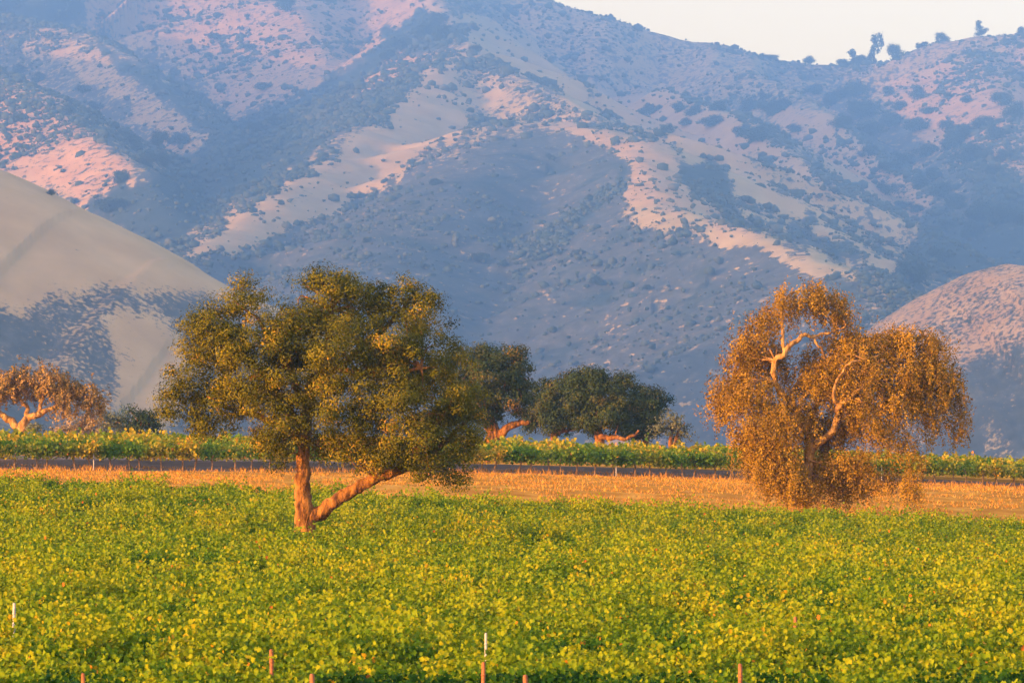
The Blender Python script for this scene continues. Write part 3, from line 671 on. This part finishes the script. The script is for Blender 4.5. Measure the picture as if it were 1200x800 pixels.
# pinkish oak at the left edge with a spreading fork
tree('valley_oak', 'pinkish brown oak with a spreading forked trunk cut by the left edge', 'tree', 'oaks', 300, 24,
     [[(24, None, 0, 0.360), (26, 505, 0, 0.346), (30, 492, 0, 0.259), (45, 485, 0, 0.216), (62, 478, 0, 0.144), (90, 465, 0, 0.072)],
      [(26, 505, 0, 0.302), (14, 495, 0, 0.259), (2, 485, 0, 0.216), (-12, 478, 0, 0.173), (-35, 460, 0, 0.072)],
      [(30, 492, 0, 0.202), (31, 478, .3, 0.144), (20, 462, .5, 0.101), (10, 445, .5, 0.043)], [(45, 485, 0, 0.144), (50, 465, 0, 0.101), (60, 445, 0, 0.043)]],
     [(12, 450, 24, 0), (28, 440, 16, 0), (-10, 455, 24, 0), (-30, 465, 20, 0), (45, 445, 18, 0), (60, 448, 22, 0), (80, 455, 22, 0), (97, 458, 18, 0), (110, 468, 13, 0), (115, 478, 10, 0), (75, 472, 18, -1), (98, 474, 10, -.5), (40, 455, 18, 1), (5, 458, 16, 1), (55, 432, 10, 0), (20, 430, 9, 0)],
     M_pink, M_barkl, 808, leaf=.17, clump=.5, dens=.75, per=150, mode='droop', flat=.6, droop=.42)
tree('bush', 'tan dry bush beside the trunk of the pinkish oak, behind the far vines', 'bush', 'bushes', 330, 95,
     [[(95, None, 0, .15), (96, 500, 0, .08)]], [(72, 501, 12, 0), (88, 494, 14, 0), (105, 491, 14, 0), (95, 505, 16, 0), (112, 505, 12, 0)], M_tanb, M_bark, 909, leaf=.2, clump=.55, dens=.7, per=45, part_names=('stems', 'foliage'))
tree('bush', 'grey green bush between the tan bush and the darker round one, behind the far vines', 'bush', 'bushes', 335, 128,
     [[(128, None, 0, .15), (129, 500, 0, .08)]], [(122, 492, 13, 0), (137, 491, 13, 0), (130, 505, 16, 0), (118, 506, 10, 0)], M_greyg, M_bark, 910, leaf=.2, clump=.55, dens=.8, per=45, part_names=('stems', 'foliage'))
tree('bush', 'round dark green bush behind the far vines left of the largest oak', 'bush', 'bushes', 340, 166,
     [[(166, None, 0, .2), (166, 500, 0, .1)]], [(160, 487, 13, 0), (174, 488, 13, 0), (167, 500, 20, 0), (150, 500, 12, 0), (184, 500, 10, 0)], M_oakd, M_bark, 911, leaf=.22, clump=.6, dens=1, per=50, part_names=('stems', 'foliage'))
tree('bush', 'small grey green bush at the foot of the pinkish oak', 'bush', 'bushes', 296, 40,
     [[(40, None, 0, .1), (40, 503, 0, .06)]], [(38, 500, 8, 0), (45, 502, 7, 0)], M_greyg, M_bark, 912, leaf=.18, clump=.45, dens=1, per=40, part_names=('stems', 'foliage'))

# ------------------------------------------------------------------ trees on the hills
def crown_mesh(name, seed, kind):
    """unit-height tree, crown of leaf clumps over a short trunk"""
    r = np.random.default_rng(seed); pts = []
    if kind == 'round':
        cs = [(r.normal(0, .22), r.normal(0, .22), r.uniform(.16, .74), r.uniform(.16, .27)) for _ in range(14)]
    elif kind == 'pine':
        cs = [(r.normal(0, .05 + .16 * (1 - h)), r.normal(0, .05 + .16 * (1 - h)), h, .05 + .13 * (1 - h)) for h in np.linspace(.2, .97, 16)]
    else:
        cs = [(r.normal(0, .15), r.normal(0, .15), h, r.uniform(.07, .15)) for h in np.linspace(.15, .93, 15)]
    N, PP = [], []
    for x, y, z, q in cs:
        n = int(4500 * q * q) + 40
        u = r.normal(size=(n, 3)); u /= np.linalg.norm(u, axis=1, keepdims=True)
        PP.append(np.array([x, y, z]) + u * q * r.uniform(.35, 1.3, (n, 1))); N.append(u + r.normal(0, .5, (n, 3)))
    PP = np.concatenate(PP); N = np.concatenate(N)
    V, F = leaf_quads(PP, N, r.uniform(.04, .085, len(PP)), .7)
    TV, TF = tube_mesh([(spline([(0, 0, -.12), (.01, 0, .2), (0, .01, .55)], 6), np.linspace(.04, .015, 6))], 6, seed)
    off = len(V); F = [F] + [f + off for f in TF]
    return mesh_from(name, np.concatenate([V, TV]), F, M_hill, np.concatenate([np.repeat(r.uniform(0, 1, len(PP)), 4), np.zeros(len(TV))]))
cm = {k: [crown_mesh('hill_tree', s0 + i_, k) for i_ in range(n_)] for k, s0, n_ in (('round', 10, 5), ('pine', 30, 2), ('tall', 40, 2))}
def hill_tree(name, px, py, hpx, wpx, kind, label, group, cat='tree', ridge=None):
    """px, py: foot of the tree"""
    if ridge is None: q = hill_point(px, py)
    else:
        j = int(np.argmin(np.abs(pxs - px))); k = int(np.argmin(qy[:, j])); q = np.array([HX[k, j], HY[k, j], HZg[k, j]])
    s = q[1] / FPX; mlist = cm[kind]
    o = obj(name, mlist[random.randrange(len(mlist))], loc=(q[0], q[1], q[2] - .08 * hpx * s))
    wd = {'round': .95, 'pine': .5, 'tall': .55}[kind]
    o.scale = (wpx * s / wd, wpx * s / wd, hpx * s * 1.03); o.rotation_euler = (0, 0, random.uniform(0, 6.28))
    tag(o, label, cat, group)
    return o
for px, h, wd, kind, lab in [
    (1025, 37, 17, 'tall', 'tall ragged pine, highest of the trees on the skyline saddle'),
    (1000, 22, 19, 'pine', 'broad pointed conifer left of the tall pine on the skyline'),
    (988, 10, 14, 'round', 'low dark shrub at the left foot of the pointed skyline conifer'),
    (1012, 14, 18, 'round', 'round dark tree wedged between the conifer and tall pine on the skyline'),
    (1047, 22, 18, 'round', 'dark leaning tree right of the tall pine on the skyline'),
    (949, 12, 14, 'round', 'small lone round bush at the low point of the skyline'),
    (1104, 13, 16, 'round', 'round tree on the rising skyline between the saddle and the lone conifer'),
    (1148, 19, 14, 'pine', 'lone conifer high on the skyline at the right'),
    (1078, 7, 8, 'round', 'tiny bush on the rising skyline just right of the saddle trees'),
    (1084, 6, 8, 'round', 'tiny bush beside another on the rising skyline'),
    (905, 8, 18, 'round', 'low spreading shrub on the skyline left of the lone round bush'),
    (896, 7, 12, 'round', 'low shrub at the left end of the skyline scrub'),
    (1196, 10, 10, 'round', 'bush on the skyline at the right edge')]:
    hill_tree('skyline_tree' if h > 9 else 'skyline_bush', px, 0, h, wd, kind, lab, 'trees on the skyline', 'tree' if h > 9 else 'bush', ridge=True)
HT = [(762,135,16,20),(795,133,14,20),(815,136,14,18),(843,130,14,18),(780,158,11,16),(806,150,10,14),(836,150,15,28),(882,168,22,40),(868,160,14,18),(893,158,14,18),
 (880,130,16,24),(905,135,20,34),(918,128,16,22),(895,120,12,16),(932,155,10,18),(955,112,14,22),(975,125,20,28),(1000,118,22,30),(1010,140,26,34),(990,150,16,24),(1020,160,22,30),
 (1042,112,12,16),(1055,130,12,16),(1048,150,20,26),(1075,118,20,18),(1078,158,18,26),(1090,135,10,18),(1110,118,10,12),(1133,122,12,14),(1112,155,16,20),(1130,165,22,26),(1150,150,16,26),(1140,190,26,30),(1117,178,26,22),(1165,165,28,22),(1175,125,20,24),(1190,140,26,26),
 (1018,185,14,24),(1042,205,18,26),(1038,228,18,26),(1060,195,18,22),(1085,185,18,26),(1078,220,18,20),(1095,210,16,20),(1105,232,22,26),(1120,245,20,24),(1150,190,14,18),(1165,205,14,20),(1180,190,16,24),(1185,235,12,14),(1155,255,22,36),(1175,262,26,38),(1195,265,24,32),(1110,270,14,24),(1140,280,20,30),(1075,250,10,22),(1060,245,10,20),(1100,310,24,28),(1072,335,22,44),(1060,320,14,20),
 (557,62,10,14),(500,45,22,28),(520,48,24,30),(515,30,18,22),(470,60,16,26),(455,72,14,22),(510,218,9,18),(645,188,9,11),(562,310,12,18),(700,335,12,18),(590,320,8,14),(495,318,8,12),(680,300,8,12),
 (188,172,22,20),(212,172,20,20),(172,195,18,24),(155,170,16,20),(140,215,18,20),(120,245,14,26),(135,250,18,30),(60,230,8,10),(22,145,12,16),(80,135,12,14),(45,98,14,16),(20,90,16,16),(190,195,18,22),(160,180,14,18),(300,160,14,20),(322,150,14,20),(110,130,14,18),(96,110,12,18),(225,60,8,10),(250,48,9,20),(195,25,9,14),(175,38,8,12),(335,15,22,20),(308,108,10,20),(290,60,10,20),(262,60,8,12),
 (760,340,7,12),(430,285,8,10),(330,240,7,8)]
for px, py, h, wd in HT:
    if px < 420: where = 'dark tree on the steep slopes above the pale hill at the left'
    elif px < 740: where = 'dark tree on the central mountain spur'
    elif px < 960: where = 'dark rounded tree on the pinkish slope under the low part of the skyline'
    elif py > 200: where = 'dark rounded tree low in the wooded ravine at the right'
    else: where = 'dark rounded tree high on the slope under the right skyline'
    hill_tree('hillside_tree', px, py, h, wd, 'round', where, where.replace('dark rounded tree', 'trees').replace('dark tree', 'trees'))
# blue distant tree in the valley left
q = P(140, 484, 900)
o = obj('valley_tree', cm['round'][1], loc=(q[0], q[1], float(ground(q[0], q[1])))); hh = P(140, 466, 900)[2] - o.location.z
o.scale = (7, 7, hh); tag(o, 'hazy blue tree far down the valley behind the round dark bush', 'tree')

# low shrubs scattered over the slopes: nobody could count them
def shrubs():
    r = np.random.default_rng(5)
    t = (1 + 5 ** .5) / 2
    iv = np.array([(-1, t, 0), (1, t, 0), (-1, -t, 0), (1, -t, 0), (0, -1, t), (0, 1, t), (0, -1, -t), (0, 1, -t), (t, 0, -1), (t, 0, 1), (-t, 0, -1), (-t, 0, 1)], float); iv /= np.linalg.norm(iv[0])
    fi = np.array([(0,11,5),(0,5,1),(0,1,7),(0,7,10),(0,10,11),(1,5,9),(5,11,4),(11,10,2),(10,7,6),(7,1,8),(3,9,4),(3,4,2),(3,2,6),(3,6,8),(3,8,9),(4,9,5),(2,4,11),(6,2,10),(8,6,7),(9,8,1)])
    vis = (qx > -40) & (qx < 1240) & (qy > -30) & (qy <= vis_top + 2) & (HY < 4450 * HS)
    pr = np.interp(scrub, [0, .1, .3, .55, .66, .72, .92, 1, 1.1], [.02, .05, .35, .55, .3, .07, .09, .8, 1.]) * vis * np.where(HY < 1930 * HS, 0, 1) * np.interp(HY / HS, [3000, 3800, 4200], [1, .6, .25])
    pr = pr * np.clip((fbm(HX / HS / 90, HY / HS / 140, 3, 33) - .36) * 5, .08, 1.6)
    n = 45000
    idx = r.choice(HX.size, n, p=(pr / pr.sum()).ravel())
    bx = HX.ravel()[idx] + r.normal(0, 2.2 * HS, n); by = HY.ravel()[idx] + r.normal(0, 3 * HS, n); bz = HZg.ravel()[idx]
    rad = np.clip(np.exp(r.normal(.0, .6, n)), .4, 4.2) * HS * np.clip(by / HS / 2800, .4, 1.2)
    V = iv[None] * (1 + r.normal(0, .22, (n, 12, 1))) * rad[:, None, None] * [1, 1, .8] + np.stack([bx, by, bz + rad * .1], 1)[:, None]
    F = (np.arange(n)[:, None, None] * 12 + fi[None]).reshape(-1, 3)
    tag(obj('chaparral', mesh_from('chaparral', V.reshape(-1, 3), F, M_shrub, np.repeat(np.clip(r.normal(.45, .22, n), 0, 1), 12), smooth=True)), kind='stuff')
shrubs()

# ------------------------------------------------------------------ dry grass on the strip
def dry_grass():
    r = np.random.default_rng(9); n = 90000
    x = r.uniform(-42, 46, n); y0, y1 = 189.5, far_row_D(x) - .6
    y = y0 + (y1 - y0) * r.random(n)
    nw = 9000; xw = r.uniform(-42, 46, nw); yw = far_row_D(xw) + r.uniform(-1, 9, nw); x = np.append(x, xw); y = np.append(y, yw)
    keep = fbm(x / 3, y / 3, 3, 21) > .36; x, y = x[keep], y[keep]; n = len(x)
    z = ground(x, y); h = r.uniform(.05, .15, n) * (.6 + fbm(x / 2, y / 2, 2, 31)); th = r.uniform(0, 6.28, n); wd = r.uniform(.010, .025, n)
    b = np.stack([x, y, z - .02], 1); dx = np.stack([np.cos(th) * wd, np.sin(th) * wd, 0 * th], 1)
    h *= 1 + 1.6 * np.clip(1 - np.abs(far_row_D(x) - y) / 3.5, 0, 1) * (fbm(x / 1.5, y / 3, 2, 44) > .45)
    ln = np.stack([r.normal(0, .3, n) * h, r.normal(0, .3, n) * h, h], 1)
    V = np.stack([b - dx, b + dx, b + ln * .6 + dx * .7, b + ln * .6 - dx * .7, b + ln * [1.3, 1.3, 1]], 1).reshape(-1, 3)
    i_ = np.arange(n)[:, None] * 5
    tag(obj('dry_grass', mesh_from('dry_grass', V, [i_ + [0, 1, 2, 3], i_ + [3, 2, 4]], M_drygrass, np.repeat(r.random(n), 5))), kind='stuff')
dry_grass()

# ------------------------------------------------------------------ posts
def stake_mesh(name, mat, wd, h):
    V, F = [], []
    prof = [(-.3, 1), (h - .04, 1), (h - .012, .85), (h, .55)]
    for z, k in prof:
        for sx, sy in ((-1, -1), (1, -1), (1, 1), (-1, 1)): V.append((sx * wd * k / 2, sy * wd * k / 2, z))
    for a_ in range(len(prof) - 1):
        for b_ in range(4): F.append((a_ * 4 + b_, a_ * 4 + (b_ + 1) % 4, a_ * 4 + 4 + (b_ + 1) % 4, a_ * 4 + 4 + b_))
    F.append((12, 13, 14, 15))
    for z in (h * .5, h * .7, h * .88):       # wire clips standing proud of the face
        o_ = len(V)
        for dz in (-.015, .015):
            for sx, sy in ((-1, -1), (1, -1), (1, 1), (-1, 1)): V.append((sx * wd * .62, sy * wd * .62, z + dz))
        for b_ in range(4): F.append((o_ + b_, o_ + (b_ + 1) % 4, o_ + 4 + (b_ + 1) % 4, o_ + 4 + b_))
        F.append((o_ + 4, o_ + 5, o_ + 6, o_ + 7)); F.append((o_ + 3, o_ + 2, o_ + 1, o_))
    return mesh_from(name, np.array(V, float), np.array(F), mat)
sw = stake_mesh('pale_stake', M_post_w, .042, 1.9); sr = stake_mesh('rusty_stake', M_post_r, .052, 1.9)
def stake(px, py_top, D, me_, label):
    q = P(px, py_top, D); gz_ = float(ground(q[0], D))
    o = obj('vineyard_stake', me_, loc=(q[0], D, gz_)); o.scale = (1, 1, (q[2] - gz_) / 1.9)
    o.rotation_euler = (random.uniform(-.03, .03), random.uniform(-.03, .03), random.uniform(0, 1.5))
    tag(o, label, 'stake', 'trellis stakes')
stake(15, 706, 84.5, sw, 'white stake tip poking out of the vines near the left edge')
stake(569, 741, 76.0, sw, 'white stake tip poking out of the vines near the middle of the bottom')
stake(565, 775, 66.8, sr, 'tall rusty stake standing against the shade-tinted front row below the white stake tip')
stake(99, 788, 60.8, sr, 'rusty stake top at the bottom left corner of the vineyard')
stake(367, 789, 60.8, sr, 'rusty stake top at the bottom edge under the dark gap in the front row')
stake(621, 790, 60.8, sr, 'rusty stake top at the bottom edge right of the tall rusty stake')
stake(868, 777, 66.8, sr, 'rusty stake in the front row at the bottom right')
stake(321, 760, 69.6, sr, 'dark rusty stake in a gap of the vines below the largest oak')
stake(931, 722, 83.6, sr, 'thin dark stake among the vines below the brown oak')
for px, py, lab in ((110, 530, 'pale stake in the far front row at the left'), (722, 543, 'pale stake in the far front row under the dark oak clump'), (1033, 555, 'pale stake in the far front row beside the brown oak')):
    x = (px - 600) / FPX * 232
    for _ in range(4): x = (px - 600) / FPX * (far_row_D(x) - .35)
    D = far_row_D(x) - .35; q = P(px, py, D); g_ = float(ground(x, D))
    o = obj('vineyard_stake', sw, loc=(x, D, g_)); o.scale = (1.2, 1.2, max(.5, (q[2] - g_) / 1.9)); tag(o, lab, 'stake', 'trellis stakes')
